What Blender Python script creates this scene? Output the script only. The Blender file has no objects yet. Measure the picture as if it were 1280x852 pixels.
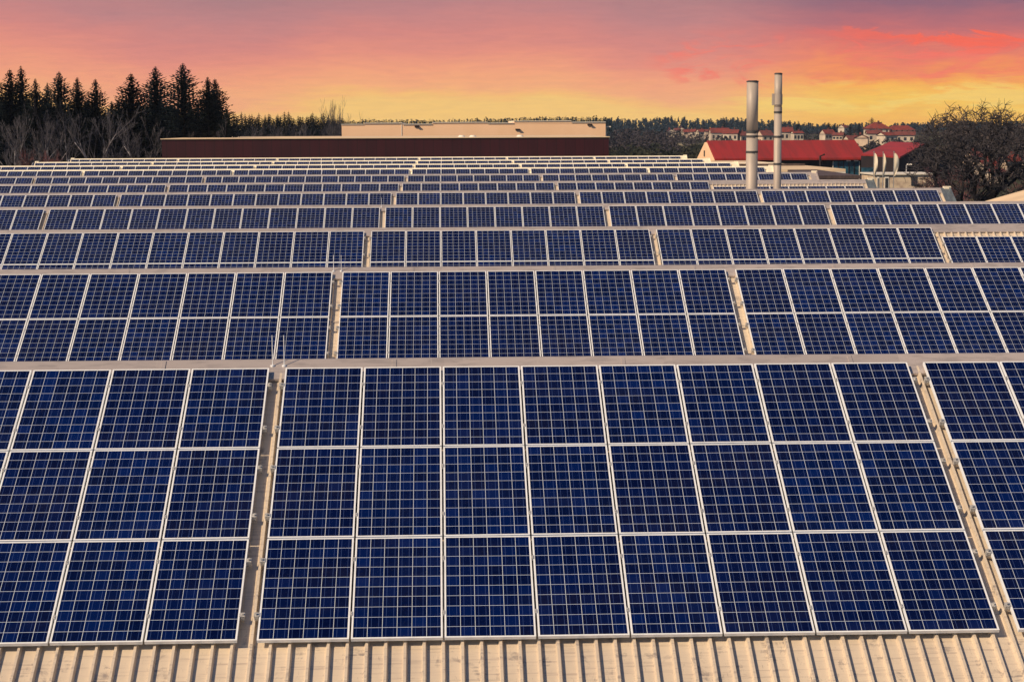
import bpy, math, random
from mathutils import Vector, Matrix
R = math.radians
rnd = random.Random(7)
scene = bpy.context.scene

# ------------------------------------------------------------------ camera
F_PX = 2401.9; YAW = .03564; PIT = .1119; ROL = -.0045
CAM = Vector((0, 0, 12.55))
fw = Vector((math.sin(YAW) * math.cos(PIT), math.cos(YAW) * math.cos(PIT), -math.sin(PIT)))
rt = Vector((math.cos(YAW), -math.sin(YAW), 0))
up = rt.cross(fw)
r2 = math.cos(ROL) * rt + math.sin(ROL) * up
u2 = -math.sin(ROL) * rt + math.cos(ROL) * up
cam_d = bpy.data.cameras.new('camera'); cam = bpy.data.objects.new('camera', cam_d)
scene.collection.objects.link(cam)
M3 = Matrix((r2, u2, -fw)).transposed()
cam.matrix_world = Matrix.Translation(CAM) @ M3.to_4x4()
cam_d.sensor_width = 36; cam_d.lens = F_PX * 36 / 1280
cam_d.clip_start = .1; cam_d.clip_end = 20000
scene.camera = cam

def at(u, v, Y):
    """world point seen at photo position u, v at depth Y"""
    d = fw + r2 * ((u - 640) / F_PX) - u2 * ((v - 426) / F_PX)
    return CAM + d * (Y / d.y)

def proj(p):
    v = Vector(p) - CAM; w = v.dot(fw)
    return 640 + F_PX * v.dot(r2) / w, 426 - F_PX * v.dot(u2) / w

# ------------------------------------------------------------------ light
SUN = Vector((-.76, -.50, .72)).normalized()        # towards the sun
SUN_EL = math.asin(SUN.z); SUN_AZ = math.atan2(SUN.x, SUN.y)
sd = bpy.data.lights.new('sun', 'SUN'); so = bpy.data.objects.new('sun', sd)
scene.collection.objects.link(so)
sd.energy = 5; sd.angle = R(.5); sd.color = (1, .76, .49)
so.rotation_euler = SUN.to_track_quat('Z', 'Y').to_euler()
so.location = (-50, -30, 60)
scene.view_settings.view_transform = 'Standard'; scene.view_settings.look = 'None'
scene.view_settings.exposure = 0; scene.view_settings.gamma = 1

# ------------------------------------------------------------------ node helpers
class N:
    def __init__(s, tree): s.t = tree; s.t.nodes.clear()
    def n(s, kind, **kw):
        x = s.t.nodes.new(kind)
        for k, v in kw.items(): setattr(x, k, v)
        return x
    def l(s, a, b): s.t.links.new(a, b)
    def put(s, sock, v):
        if isinstance(v, bpy.types.NodeSocket): s.l(v, sock)
        elif v is not None: sock.default_value = v
    def m(s, op, a, b=None, c=None, clamp=False):
        x = s.n('ShaderNodeMath', operation=op, use_clamp=clamp)
        s.put(x.inputs[0], a); s.put(x.inputs[1], b)
        if c is not None: s.put(x.inputs[2], c)
        return x.outputs[0]
    def mix(s, f, a, b, blend='MIX'):
        x = s.n('ShaderNodeMix', data_type='RGBA', blend_type=blend)
        s.put(x.inputs[0], f)
        for i, v in ((6, a), (7, b)):
            s.put(x.inputs[i], v if isinstance(v, bpy.types.NodeSocket) else (*v, 1))
        return x.outputs[2]
    def ramp(s, f, stops, interp='LINEAR'):
        x = s.n('ShaderNodeValToRGB'); cr = x.color_ramp; cr.interpolation = interp
        while len(cr.elements) > 1: cr.elements.remove(cr.elements[-1])
        for i, (p, c) in enumerate(stops):
            e = cr.elements[0] if i == 0 else cr.elements.new(p)
            e.position = p; e.color = (*c, 1) if len(c) == 3 else c
        s.put(x.inputs[0], f); return x.outputs[0]
    def smooth(s, v, a, b, lo=0., hi=1.):
        x = s.n('ShaderNodeMapRange', interpolation_type='SMOOTHSTEP')
        s.put(x.inputs[0], v); x.inputs[1].default_value = a; x.inputs[2].default_value = b
        x.inputs[3].default_value = lo; x.inputs[4].default_value = hi
        return x.outputs[0]
    def noise(s, vec, scale, detail=3, rough=.5, dist=0.):
        x = s.n('ShaderNodeTexNoise'); s.put(x.inputs['Vector'], vec)
        x.inputs['Scale'].default_value = scale; x.inputs['Detail'].default_value = detail
        x.inputs['Roughness'].default_value = rough; x.inputs['Distortion'].default_value = dist
        return x.outputs[0]
    def mapping(s, vec, scale=(1, 1, 1), loc=(0, 0, 0)):
        x = s.n('ShaderNodeMapping'); s.put(x.inputs[0], vec)
        x.inputs['Scale'].default_value = scale; x.inputs['Location'].default_value = loc
        return x.outputs[0]

def lin(r, g, b):
    f = lambda c: (c / 255 / 12.92) if c <= 10 else ((c / 255 + .055) / 1.055) ** 2.4
    return (f(r), f(g), f(b))

# ------------------------------------------------------------------ world: sky
world = bpy.data.worlds.new('World'); scene.world = world; world.use_nodes = True
w = N(world.node_tree)
tc = w.n('ShaderNodeTexCoord').outputs['Generated']
sx = w.n('ShaderNodeSeparateXYZ'); w.l(tc, sx.inputs[0])
el = w.m('MULTIPLY', w.m('ARCSINE', sx.outputs[2]), 57.2958)
az = w.m('MULTIPLY', w.m('ARCTAN2', sx.outputs[0], sx.outputs[1]), 57.2958)
cx = w.n('ShaderNodeCombineXYZ'); w.l(az, cx.inputs[0]); w.l(el, cx.inputs[1])
pos = cx.outputs[0]
n1 = w.noise(w.mapping(pos, (.09, .55, 1)), 1, 5, .55, .6)
n2 = w.noise(w.mapping(pos, (.28, 1.5, 1), (4, 2, 0)), 1, 6, .6, 1.2)
n3 = w.noise(w.mapping(pos, (1.2, 9, 1), (9, 7, 3)), 1, 5, .6, .5)
d1 = w.m('MULTIPLY', w.m('SUBTRACT', n1, .5), 1.5)
d2 = w.m('MULTIPLY', w.m('SUBTRACT', n2, .5), .8)
ev = w.m('ADD', w.m('ADD', el, d1), d2)
# warm bands: the pink sheet of cloud dips between the two yellow glows
glow1 = w.m('MULTIPLY', w.smooth(az, -6, -2.5), w.smooth(az, 3.0, 6.2, 1, 0))
glow2 = w.smooth(az, 7.0, 12.5)
leftw = w.smooth(az, -7.5, -13)
evA = w.m('SUBTRACT', ev, w.m('SUBTRACT', w.m('MULTIPLY', glow1, .50), -.08))
evA = w.m('SUBTRACT', evA, w.m('MULTIPLY', leftw, .60))
evA = w.m('DIVIDE', evA, 4.2)
A = w.ramp(evA, [(0, lin(253, 204, 118)), (.06, lin(253, 194, 116)), (.13, lin(251, 178, 124)), (.25, lin(246, 164, 126)),
                 (.38, lin(233, 148, 128)), (.52, lin(216, 138, 130)), (.68, lin(195, 134, 134)), (.84, lin(178, 130, 133)), (1, lin(164, 126, 132))])
n4 = w.noise(w.mapping(pos, (.42, 1.35, 1), (1.5, 6, 2)), 1, 6, .62, 1.6)
evB = w.m('ADD', evA, w.m('MULTIPLY', w.m('SUBTRACT', n4, .5), .16))
B = w.ramp(evB, [(0, lin(252, 188, 88)), (.12, lin(255, 202, 86)), (.24, lin(254, 182, 84)), (.31, lin(249, 150, 90)),
                 (.40, lin(238, 132, 104)), (.50, lin(218, 118, 110)), (.64, lin(186, 112, 118)), (.80, lin(150, 106, 122)), (1, lin(134, 100, 122))])
sky = w.mix(glow2, A, B)
# lit red undersides of the cloud sheet
ln = w.m('ADD', 2.50, w.m('MULTIPLY', w.m('SUBTRACT', az, 14.5), -.05))
st = w.m('SUBTRACT', w.m('ADD', el, w.m('MULTIPLY', w.m('SUBTRACT', n4, .5), 1.5)), ln)      # ragged below, sharp above
stm = w.m('MULTIPLY', w.m('MULTIPLY', w.smooth(st, -.42, -.02), w.smooth(st, .02, .16, 1, 0)), w.smooth(az, 9.5, 14.5))
pz = w.m('MULTIPLY', w.smooth(az, 5.5, 7.5), w.m('MULTIPLY', w.smooth(el, .9, 1.5), w.smooth(el, 2.0, 2.9, 1, 0)))
patch = w.m('MULTIPLY', w.smooth(n4, .46, .64), pz)
sky = w.mix(w.m('MULTIPLY', patch, .75), sky, lin(250, 122, 104))
sky = w.mix(w.m('MULTIPLY', stm, .9), sky, lin(252, 108, 84))
ym = w.m('MULTIPLY', w.smooth(n2, .48, .60), w.m('MULTIPLY', w.smooth(az, 7, 10), w.m('MULTIPLY', w.smooth(el, .15, .5), w.smooth(el, .9, 1.5, 1, 0))))
sky = w.mix(w.m('MULTIPLY', ym, .8), sky, lin(254, 214, 110))
sky = w.mix(w.smooth(n3, .35, .7, 0, .07), sky, lin(120, 84, 108))
nish = w.n('ShaderNodeTexSky', sky_type='NISHITA'); nish.sun_disc = False
nish.sun_elevation = SUN_EL; nish.sun_rotation = SUN_AZ
nish.air_density = 1.0; nish.ozone_density = 6; nish.dust_density = .3
bgN = w.n('ShaderNodeBackground'); w.l(nish.outputs[0], bgN.inputs[0]); bgN.inputs[1].default_value = .072
bgS = w.n('ShaderNodeBackground'); w.l(sky, bgS.inputs[0]); bgS.inputs[1].default_value = 1
mxs = w.n('ShaderNodeMixShader'); w.l(w.m('MAXIMUM', w.smooth(el, 4.5, 14), w.smooth(w.m('ABSOLUTE', az), 50, 90)), mxs.inputs[0])
w.l(bgS.outputs[0], mxs.inputs[1]); w.l(bgN.outputs[0], mxs.inputs[2])
wo = w.n('ShaderNodeOutputWorld'); w.l(mxs.outputs[0], wo.inputs[0])

# ------------------------------------------------------------------ materials
def mat(name, col, rough=.6, metal=0., spec=.5, build=None):
    m = bpy.data.materials.new(name); m.use_nodes = True
    n = N(m.node_tree)
    b = n.n('ShaderNodeBsdfPrincipled'); o = n.n('ShaderNodeOutputMaterial'); n.l(b.outputs[0], o.inputs[0])
    b.inputs['Base Color'].default_value = (*col, 1); b.inputs['Roughness'].default_value = rough
    b.inputs['Metallic'].default_value = metal; b.inputs['Specular IOR Level'].default_value = spec
    if build: build(n, b)
    return m

def mottle(scale, c1, c2, stretch=(1, 1, 1), lo=.35, hi=.65, bump=0., world_space=True, detail=5):
    def f(n, b):
        if world_space: v = n.n('ShaderNodeNewGeometry').outputs['Position']
        else: v = n.n('ShaderNodeTexCoord').outputs['Object']
        t = n.noise(n.mapping(v, stretch), scale, detail, .6, .3)
        n.l(n.mix(n.smooth(t, lo, hi), c1, c2), b.inputs['Base Color'])
        if bump:
            bp = n.n('ShaderNodeBump'); bp.inputs['Strength'].default_value = bump; bp.inputs['Distance'].default_value = .02
            n.l(t, bp.inputs['Height']); n.l(bp.outputs[0], b.inputs['Normal'])
    return f

def sheet_build(n, b):                    # weathered trapezoid sheet: streaks across, stains, seams
    v = n.n('ShaderNodeNewGeometry').outputs['Position']
    a = n.noise(n.mapping(v, (1.2, 26, 26)), 1, 4, .7)
    c = n.noise(n.mapping(v, (5, 3, 3)), 1, 5, .65, .5)
    e = n.noise(n.mapping(v, (.5, .5, .5)), 1, 3, .5)
    g = n.noise(n.mapping(v, (60, 12, 12)), 1, 3, .6)
    col = n.mix(n.smooth(e, .35, .65), (.70, .60, .48), (.63, .54, .44))
    col = n.mix(n.smooth(a, .50, .72, 0, .55), col, (.33, .27, .25))
    stain = n.m('MULTIPLY', n.smooth(c, .54, .68), n.smooth(a, .36, .58))
    col = n.mix(n.m('MULTIPLY', stain, .75), col, (.20, .18, .19))
    col = n.mix(n.smooth(g, .62, .75, 0, .5), col, (.28, .24, .22))
    n.l(col, b.inputs['Base Color'])
    n.l(n.smooth(c, .3, .7, .38, .6), b.inputs['Roughness'])
M_sheet = mat('coated_sheet', (.55, .5, .45), .5, .2, .5, sheet_build)
def cap_build(n, b):
    v = n.n('ShaderNodeNewGeometry').outputs['Position']
    sp = n.n('ShaderNodeSeparateXYZ'); n.l(v, sp.inputs[0])
    c = n.noise(n.mapping(v, (2.5, 9, 9)), 1, 5, .6, .4)
    s = n.noise(n.mapping(v, (16, 1.5, 1.5)), 1, 3, .6)
    wn = n.n('ShaderNodeTexWhiteNoise', noise_dimensions='1D')
    n.l(n.m('FLOOR', n.m('DIVIDE', sp.outputs[0], 2.98)), wn.inputs['W'])
    col = n.mix(wn.outputs[0], (.48, .425, .41), (.57, .50, .475))
    col = n.mix(n.smooth(c, .45, .7, 0, .6), col, (.30, .27, .27))
    col = n.mix(n.smooth(s, .6, .75, 0, .4), col, (.60, .55, .50))
    n.l(col, b.inputs['Base Color'])
M_cap = mat('galvanised_cap', (.45, .4, .38), .45, .35, .5, cap_build)
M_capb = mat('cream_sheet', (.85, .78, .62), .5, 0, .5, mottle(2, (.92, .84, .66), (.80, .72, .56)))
M_slate = mat('slate_grey_flashing', (.15, .18, .21), .45, .2, .5, mottle(2.5, (.16, .195, .225), (.10, .12, .145), (3, 1, 1)))
M_frame = mat('anodised_frame', (.80, .76, .72), .4, .05, .5,
              mottle(9, (.82, .85, .90), (.72, .75, .79), (1, 1, 1), .4, .75))
M_alu = mat('raw_aluminium', (.62, .60, .58), .35, .7, .5, mottle(20, (.66, .64, .62), (.45, .43, .42)))
M_clamp = mat('dull_clamp', (.5, .5, .5), .45, .3, .5, mottle(60, (.62, .61, .60), (.30, .30, .31)))

def cell_build(n, b):
    uv = n.n('ShaderNodeTexCoord').outputs['UV']
    sp = n.n('ShaderNodeSeparateXYZ'); n.l(uv, sp.inputs[0])
    r = n.n('ShaderNodeObjectInfo').outputs['Random']
    U = n.m('MULTIPLY', sp.outputs[0], 6); V = n.m('MULTIPLY', sp.outputs[1], 10)
    fu = n.m('FRACT', U); fv = n.m('FRACT', V)
    lu = n.m('GREATER_THAN', n.m('ABSOLUTE', n.m('SUBTRACT', fu, .5)), .4835)
    lv = n.m('GREATER_THAN', n.m('ABSOLUTE', n.m('SUBTRACT', fv, .5)), .483)
    bus = n.m('LESS_THAN', n.m('ABSOLUTE', n.m('SUBTRACT', n.m('ABSOLUTE', n.m('SUBTRACT', fu, .5)), .25)), .018)
    co = n.n('ShaderNodeCombineXYZ')
    n.l(n.m('FLOOR', U), co.inputs[0]); n.l(n.m('FLOOR', V), co.inputs[1]); n.l(n.m('MULTIPLY', r, 977), co.inputs[2])
    wn = n.n('ShaderNodeTexWhiteNoise', noise_dimensions='3D'); n.l(co.outputs[0], wn.inputs[0])
    pv = n.n('ShaderNodeTexWhiteNoise', noise_dimensions='3D')
    co2 = n.n('ShaderNodeCombineXYZ'); n.l(n.m('FLOOR', sp.outputs[0]), co2.inputs[0]); n.l(n.m('FLOOR', sp.outputs[1]), co2.inputs[1])
    n.l(n.m('MULTIPLY', r, 977), co2.inputs[2]); n.l(co2.outputs[0], pv.inputs[0])
    co3 = n.n('ShaderNodeCombineXYZ'); n.l(U, co3.inputs[0]); n.l(V, co3.inputs[1]); n.l(n.m('MULTIPLY', r, 977), co3.inputs[2])
    vo = n.n('ShaderNodeTexVoronoi'); vo.inputs['Scale'].default_value = 5; n.l(co3.outputs[0], vo.inputs['Vector'])
    base = n.mix(n.m('POWER', wn.outputs[0], 1.6), (.0003, .0020, .022), (.0007, .0105, .090))
    base = n.mix(n.m('MULTIPLY', vo.outputs['Distance'], .35), base, (.001, .011, .092))
    base = n.mix(n.m('MULTIPLY', pv.outputs[0], .55), base, (.0008, .0018, .026))
    c = n.mix(n.m('MULTIPLY', bus, .5), base, (.05, .09, .26))
    c = n.mix(lu, c, (.50, .56, .66)); c = n.mix(lv, c, (.46, .52, .66))
    d = n.noise(n.mapping(n.n('ShaderNodeNewGeometry').outputs['Position'], (.6, 2, 2)), 1, 5, .65)
    c = n.mix(n.smooth(d, .4, .75, .0, .008), c, (.6, .55, .5))
    n.l(c, b.inputs['Base Color'])
    n.l(n.smooth(d, .35, .7, .08, .16), b.inputs['Roughness'])
M_cell = mat('polycrystalline_cells', (.005, .012, .08), .12, 0, .2, cell_build)
M_back = mat('panel_backsheet', (.7, .7, .7), .6)

# ------------------------------------------------------------------ object helpers
COL = scene.collection
class MB:
    """collects faces, builds ONE mesh"""
    def __init__(s): s.v = []; s.f = []; s.uv = []; s.mi = []
    def face(s, pts, uv=None, mi=0):
        i = len(s.v); s.v += [tuple(p) for p in pts]; s.f.append(tuple(range(i, i + len(pts)))); s.uv.append(uv); s.mi.append(mi)
    def raw(s, vs, fs, mi=0):
        i = len(s.v); s.v += [tuple(p) for p in vs]
        for f in fs: s.f.append(tuple(i + k for k in f)); s.uv.append(None); s.mi.append(mi)
    def box(s, a, b, T=None, mi=0):
        x0, y0, z0 = a; x1, y1, z1 = b
        vs = [Vector(p) for p in ((x0, y0, z0), (x1, y0, z0), (x1, y1, z0), (x0, y1, z0), (x0, y0, z1), (x1, y0, z1), (x1, y1, z1), (x0, y1, z1))]
        if T: vs = [T(p) for p in vs]
        s.raw(vs, [(0, 3, 2, 1), (4, 5, 6, 7), (0, 1, 5, 4), (1, 2, 6, 5), (2, 3, 7, 6), (3, 0, 4, 7)], mi)
    def tube(s, pts, rads, n=6, cap=True):
        rings = []
        base = len(s.v)
        for i, p in enumerate(pts):
            p = Vector(p)
            d = (Vector(pts[min(i + 1, len(pts) - 1)]) - Vector(pts[max(i - 1, 0)]))
            if d.length < 1e-9: d = Vector((0, 0, 1))
            d.normalize()
            a = d.orthogonal().normalized(); bb = d.cross(a)
            for k in range(n):
                t = 2 * math.pi * k / n
                s.v.append(tuple(p + (a * math.cos(t) + bb * math.sin(t)) * rads[i]))
        for i in range(len(pts) - 1):
            for k in range(n):
                s.f.append((base + i * n + k, base + i * n + (k + 1) % n, base + (i + 1) * n + (k + 1) % n, base + (i + 1) * n + k)); s.uv.append(None); s.mi.append(0)
        if cap:
            s.f.append(tuple(base + k for k in range(n))[::-1]); s.uv.append(None); s.mi.append(0)
            s.f.append(tuple(base + (len(pts) - 1) * n + k for k in range(n))); s.uv.append(None); s.mi.append(0)
    def cyl(s, c, r, z0, z1, n=32, r1=None):
        r1 = r if r1 is None else r1
        vs = [(c[0] + r * math.cos(2 * math.pi * k / n), c[1] + r * math.sin(2 * math.pi * k / n), z0) for k in range(n)]
        vs += [(c[0] + r1 * math.cos(2 * math.pi * k / n), c[1] + r1 * math.sin(2 * math.pi * k / n), z1) for k in range(n)]
        s.raw(vs, [(k, (k + 1) % n, n + (k + 1) % n, n + k) for k in range(n)] + [tuple(range(n))[::-1], tuple(range(n, 2 * n))])
    def mesh(s, name, m):
        me = bpy.data.meshes.new(name); me.from_pydata(s.v, [], s.f)
        for x in (m if isinstance(m, (list, tuple)) else [m]): me.materials.append(x)
        if any(u for u in s.uv):
            l = me.uv_layers.new(name='UVMap'); i = 0
            for f, u in zip(s.f, s.uv):
                for k in range(len(f)):
                    l.data[i].uv = u[k] if u else (0, 0); i += 1
        if any(s.mi): me.polygons.foreach_set('material_index', s.mi)
        me.update(); return me
    def build(s, name, m, parent=None, smooth=False):
        o = bpy.data.objects.new(name, s.mesh(name, m)); COL.objects.link(o)
        if smooth:
            for p in o.data.polygons: p.use_smooth = True
        if parent: o.parent = parent
        return o
def tag(o, label=None, cat=None, group=None, kind=None):
    if label: o['label'] = label
    if cat: o['category'] = cat
    if group: o['group'] = group
    if kind: o['kind'] = kind
    return o
def empty(name, loc=(0, 0, 0), rot=(0, 0, 0), label=None, cat=None, group=None):
    o = bpy.data.objects.new(name, None); COL.objects.link(o); o.location = loc; o.rotation_euler = rot
    o.empty_display_size = .3
    return tag(o, label, cat, group)
def inst(name, me, parent, loc=(0, 0, 0)):
    o = bpy.data.objects.new(name, me); COL.objects.link(o); o.parent = parent; o.location = loc; return o
ORD = ['', 'first', 'second', 'third', 'fourth', 'fifth', 'sixth', 'seventh', 'eighth', 'ninth', 'tenth', 'eleventh', 'twelfth', 'thirteenth', 'fourteenth']

# ------------------------------------------------------------------ roof data (11 sheds)
AL = .49929; CA, SA = math.cos(AL), math.sin(AL)
DK = [24.63, 40.3, 55.75, 71.3, 86.99, 102.72, 118.49, 134.32, 150.23, 166.19, 182.19]
HK = [3.087, 3.043, 3.03, 3.003, 3.023, 3.07, 3.056, 3.028, 3.049, 3.058, 3.047]
DX = [.062, -.01, .032, -.013, .001, -.03, -.028, -.007, -.011, -.01, .013]
XM = -2.111; PP = 1.010; GG = .189; RP = 1.670
XL, XR = -34.75, 23.12
XLs = []
def slope_T(k):
    o = Vector((0, DK[k], CAM.z - HK[k]))
    d = Vector((0, -CA, -SA)); n = Vector((0, -SA, CA))
    return lambda p: o + Vector((p[0], 0, 0)) + d * p[1] + n * p[2]      # (x, down the slope, out of the panel plane)
HALF = 7.55; APEX_S = -.25; ROOF_N = -.125; CAP_N = -.070
SLOPE_L = HALF / CA

fac = empty('factory_building', (XL, DK[0] - HALF, 0), label='large factory hall with eleven sawtooth roofs of beige ribbed sheet carrying solar panels', cat='factory')
fac_inv = Vector((-XL, -(DK[0] - HALF), 0))
def fpart(name, mb, m, smooth=False):
    mb.v = [tuple(Vector(p) + fac_inv) for p in mb.v]
    return mb.build(name, m, fac, smooth)

RIB = .2067; RW = .028; RH = .054; FL = .014
ridge_pts = []
for k in range(11):
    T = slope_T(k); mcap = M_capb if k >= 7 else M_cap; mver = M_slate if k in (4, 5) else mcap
    top = T((0, APEX_S, ROOF_N)); ridge_pts.append(top.copy())
    # front slope, real trapezoid ribs
    prof = []; x = XL + .02; 
    while x < XR - .25:
        prof += [(x, 0), (x + RIB - RW - 2 * FL, 0), (x + RIB - RW - FL, RH), (x + RIB - FL, RH)]
        x += RIB
    prof.append((XR, 0))
    mb = MB(); L = APEX_S + SLOPE_L; n = len(prof)
    vs = []
    for s in (APEX_S + .02, L):
        vs += [T((px, s, ROOF_N + h)) for px, h in prof]
    mb.raw(vs, [(i, n + i, n + i + 1, i + 1) for i in range(n - 1)])
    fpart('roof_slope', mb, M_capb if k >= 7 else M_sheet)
    # back slope
    mb = MB()
    ya, za = top.y, top.z; yb, zb = ya + HALF, za - HALF * math.tan(AL)
    mb.raw([(XL, ya + .02, za), (XR, ya + .02, za), (XR, yb, zb), (XL, yb, zb)], [(0, 1, 2, 3)])
    fpart('back_slope', mb, M_sheet)
    # ridge cap: thick folded sheet
    capf = lambda s, nn: T((0, s, nn))
    mb = MB(); e = .006
    pts = [T((0, APEX_S + .40, CAP_N)), T((0, APEX_S - .02, CAP_N + .004))]
    pk = pts[1]; pts.append(Vector((0, pk.y + .03, pk.z + .004))); pts.append(Vector((0, pk.y + .36, pk.z - .19)))
    pts = [T((0, APEX_S + .405, CAP_N - .03))] + pts
    nx = 20; vs = []
    xs = [XL - .03 + (XR - XL + .06) * i / nx for i in range(nx + 1)]
    for px in xs:
        j = rnd.uniform(-.004, .004)
        vs += [(px, p.y, p.z + j) for p in pts]
    m_ = len(pts)
    mb.raw(vs, [(i * m_ + q, (i + 1) * m_ + q, (i + 1) * m_ + q + 1, i * m_ + q + 1) for i in range(nx) for q in range(m_ - 1)])
    # lap joints of the ridge cap
    px = XL + 1.3
    while px < XR:
        mb.box((px, APEX_S + .0, CAP_N + .001), (px + .05, APEX_S + .40, CAP_N + .010), T); px += 2.98
    fpart('ridge_cap', mb, mcap)
    # raised verge flashings with an upstand at the peak
    for side, x0, x1 in ((-1, XL - .05, XL + .45), (1, XR - .40, XR + .05)):
        mb = MB(); mb.box((x0, APEX_S, ROOF_N - .02), (x1, L, ROOF_N + .07), T)
        xe = (x0, x0 + .07) if side < 0 else (x1 - .07, x1)
        mb.box((xe[0], APEX_S, ROOF_N + .071), (xe[1], L, ROOF_N + .13), T)
        fpart('verge_flashing', mb, mver)
        mb = MB(); p = T((0, APEX_S, CAP_N)); xa = (x0 - .02, x0 + .30) if side < 0 else (x1 - .30, x1 + .02)
        mb.box((xa[0], p.y - .08, p.z - .1), (xa[1], p.y + .16, p.z + .09))
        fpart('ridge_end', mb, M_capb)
        # gable wall under the roof
        mb = MB(); gx = XL if side < 0 else XR
        yf = T((0, L, ROOF_N)).y; zf = T((0, L, ROOF_N)).z - .06
        P5 = [(gx, yf, zf), (gx, yb, zf), (gx, ya, za - .07)]
        a = [(p[0] - side * .002, p[1], p[2]) for p in P5]; b_ = [(p[0] - side * .25, p[1], p[2]) for p in P5]
        mb.raw(a + b_, [(0, 1, 2), (5, 4, 3), (0, 3, 4, 1), (1, 4, 5, 2), (2, 5, 3, 0)])
        fpart('gable_wall', mb, M_cap)
yv0 = DK[0] - HALF; zv = slope_T(0)((0, APEX_S + SLOPE_L, ROOF_N)).z - .1
yv1 = ridge_pts[-1].y + HALF
M_wall = mat('factory_wall', (.45, .42, .38), .7, 0, .3, mottle(1.5, (.46, .43, .39), (.40, .37, .34), (1, 1, .3)))
mb = MB()
mb.box((XL + .1, yv0 + .3, 0), (XR - .1, yv0 + .6, zv)); mb.box((XL + .1, yv1 - .6, 0), (XR - .1, yv1 - .3, zv - .3))
mb.box((XL + .1, yv0 + .601, 0), (XL + .4, yv1 - .601, zv - .3)); mb.box((XR - .4, yv0 + .601, 0), (XR - .1, yv1 - .601, zv - .3))
fpart('outer_wall', mb, M_wall)
for k in range(10):
    mb = MB(); ya = ridge_pts[k].y + HALF - .25; yb = ridge_pts[k + 1].y - HALF + .25
    z = min(ridge_pts[k].z, ridge_pts[k + 1].z) - HALF * math.tan(AL)
    mb.box((XL, ya, z - .15), (XR, yb, z - .02)); fpart('valley_gutter', mb, M_cap)

# ------------------------------------------------------------------ solar panels
PW, PH, TH, FWID = .988, 1.651, .040, .019
def frame_mb(T=lambda p: p, mb=None):
    mb = mb or MB(); w2, h2 = PW / 2, PH / 2; i = FWID; c = .0035
    for a, b_ in (((-w2, h2 - i, -TH), (w2, h2, 0)), ((-w2, -h2, -TH), (w2, -h2 + i, 0)),
                  ((-w2, -h2 + i, -TH), (-w2 + i, h2 - i, 0)), ((w2 - i, -h2 + i, -TH), (w2, h2 - i, 0))):
        mb.box(a, b_, T)
    return mb
def glass_mb(T=lambda p: p, mb=None, ou=0, ov=0):
    mb = mb or MB(); w2, h2 = PW / 2 - FWID, PH / 2 - FWID; z = -.004
    e = .006
    mb.face([T(Vector(p)) for p in ((-w2, -h2, z), (w2, -h2, z), (w2, h2, z), (-w2, h2, z))],
            [(ou + e, ov + e), (ou + 1 - e, ov + e), (ou + 1 - e, ov + 1 - e), (ou + e, ov + 1 - e)])
    return mb
ME_FRAME = frame_mb().mesh('frame', M_frame); ME_GLASS = glass_mb().mesh('cell_sheet', M_cell)
mbb = MB(); mbb.box((-PW / 2 + FWID, -PH / 2 + FWID, -.012), (PW / 2 - FWID, PH / 2 - FWID, -.0085)); ME_BACK = mbb.mesh('backsheet', M_back)

# strips of each shed: (first panel number relative to the middle strip, count, gaps to the left of it)
STRIPS = [(-32, 10, -3), (-22, 10, -2), (-12, 12, -1), (0, 8, 0), (8, 8, 1), (16, 8, 2)]
STRIPS_LAST = [(-32, 10, -3), (-22, 9, -2), (-13, 13, -1), (0, 8, 0), (8, 8, 1), (16, 8, 2)]
def clip_area(poly, ymax):
    def clip(P, f):
        out = []
        for i in range(len(P)):
            a, b_ = P[i - 1], P[i]; fa, fb = f(a), f(b_)
            if (fa >= 0) != (fb >= 0):
                t = fa / (fa - fb); out.append((a[0] + (b_[0] - a[0]) * t, a[1] + (b_[1] - a[1]) * t))
            if fb >= 0: out.append(b_)
        return out
    for f in (lambda p: p[0], lambda p: 1280 - p[0], lambda p: p[1], lambda p: 852 - p[1], lambda p: ymax(p[0]) - p[1]):
        poly = clip(poly, f)
        if len(poly) < 3: return 0
    return abs(sum(poly[i - 1][0] * poly[i][1] - poly[i][0] * poly[i - 1][1] for i in range(len(poly)))) / 2
panels = []
for k in range(11):
    T = slope_T(k)
    if k:
        Tp = slope_T(k - 1); a = proj(Tp((-5, APEX_S, CAP_N))); b_ = proj(Tp((5, APEX_S, CAP_N)))
        ym = lambda x, a=a, b_=b_: a[1] + (x - a[0]) / (b_[0] - a[0]) * (b_[1] - a[1])
    else: ym = lambda x: 1e4
    for si, (n0, cnt, g) in enumerate(STRIPS_LAST if k == 10 else STRIPS):
        off = .52 if (k in (2, 5) and si == 5) else 0
        for c in range(cnt):
            for r in range(3):
                xc = XM + DX[k] + (n0 + c) * PP + g * GG + PP / 2; s = r * RP + RP / 2 + off
                q = [proj(T((xc + i * .5, s + j * .83, 0))) for i, j in ((-1, -1), (1, -1), (1, 1), (-1, 1))]
                A_ = clip_area(q, ym)
                panels.append(dict(k=k, si=si, c=c, cnt=cnt, r=r, x=xc, s=s, A=A_))
vis = sorted([p for p in panels if p['A'] > 3], key=lambda p: -p['A'])[:300]
vid = {id(p) for p in vis}
SLOPE = ['nearest roof slope', 'second nearest roof slope', 'third nearest roof slope', 'fourth nearest roof slope', 'fifth roof slope from the front',
         'sixth roof slope from the front', 'seventh roof slope from the front', 'eighth roof slope']
ROW = ['top', 'middle', 'bottom']
labels = set()
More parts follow.
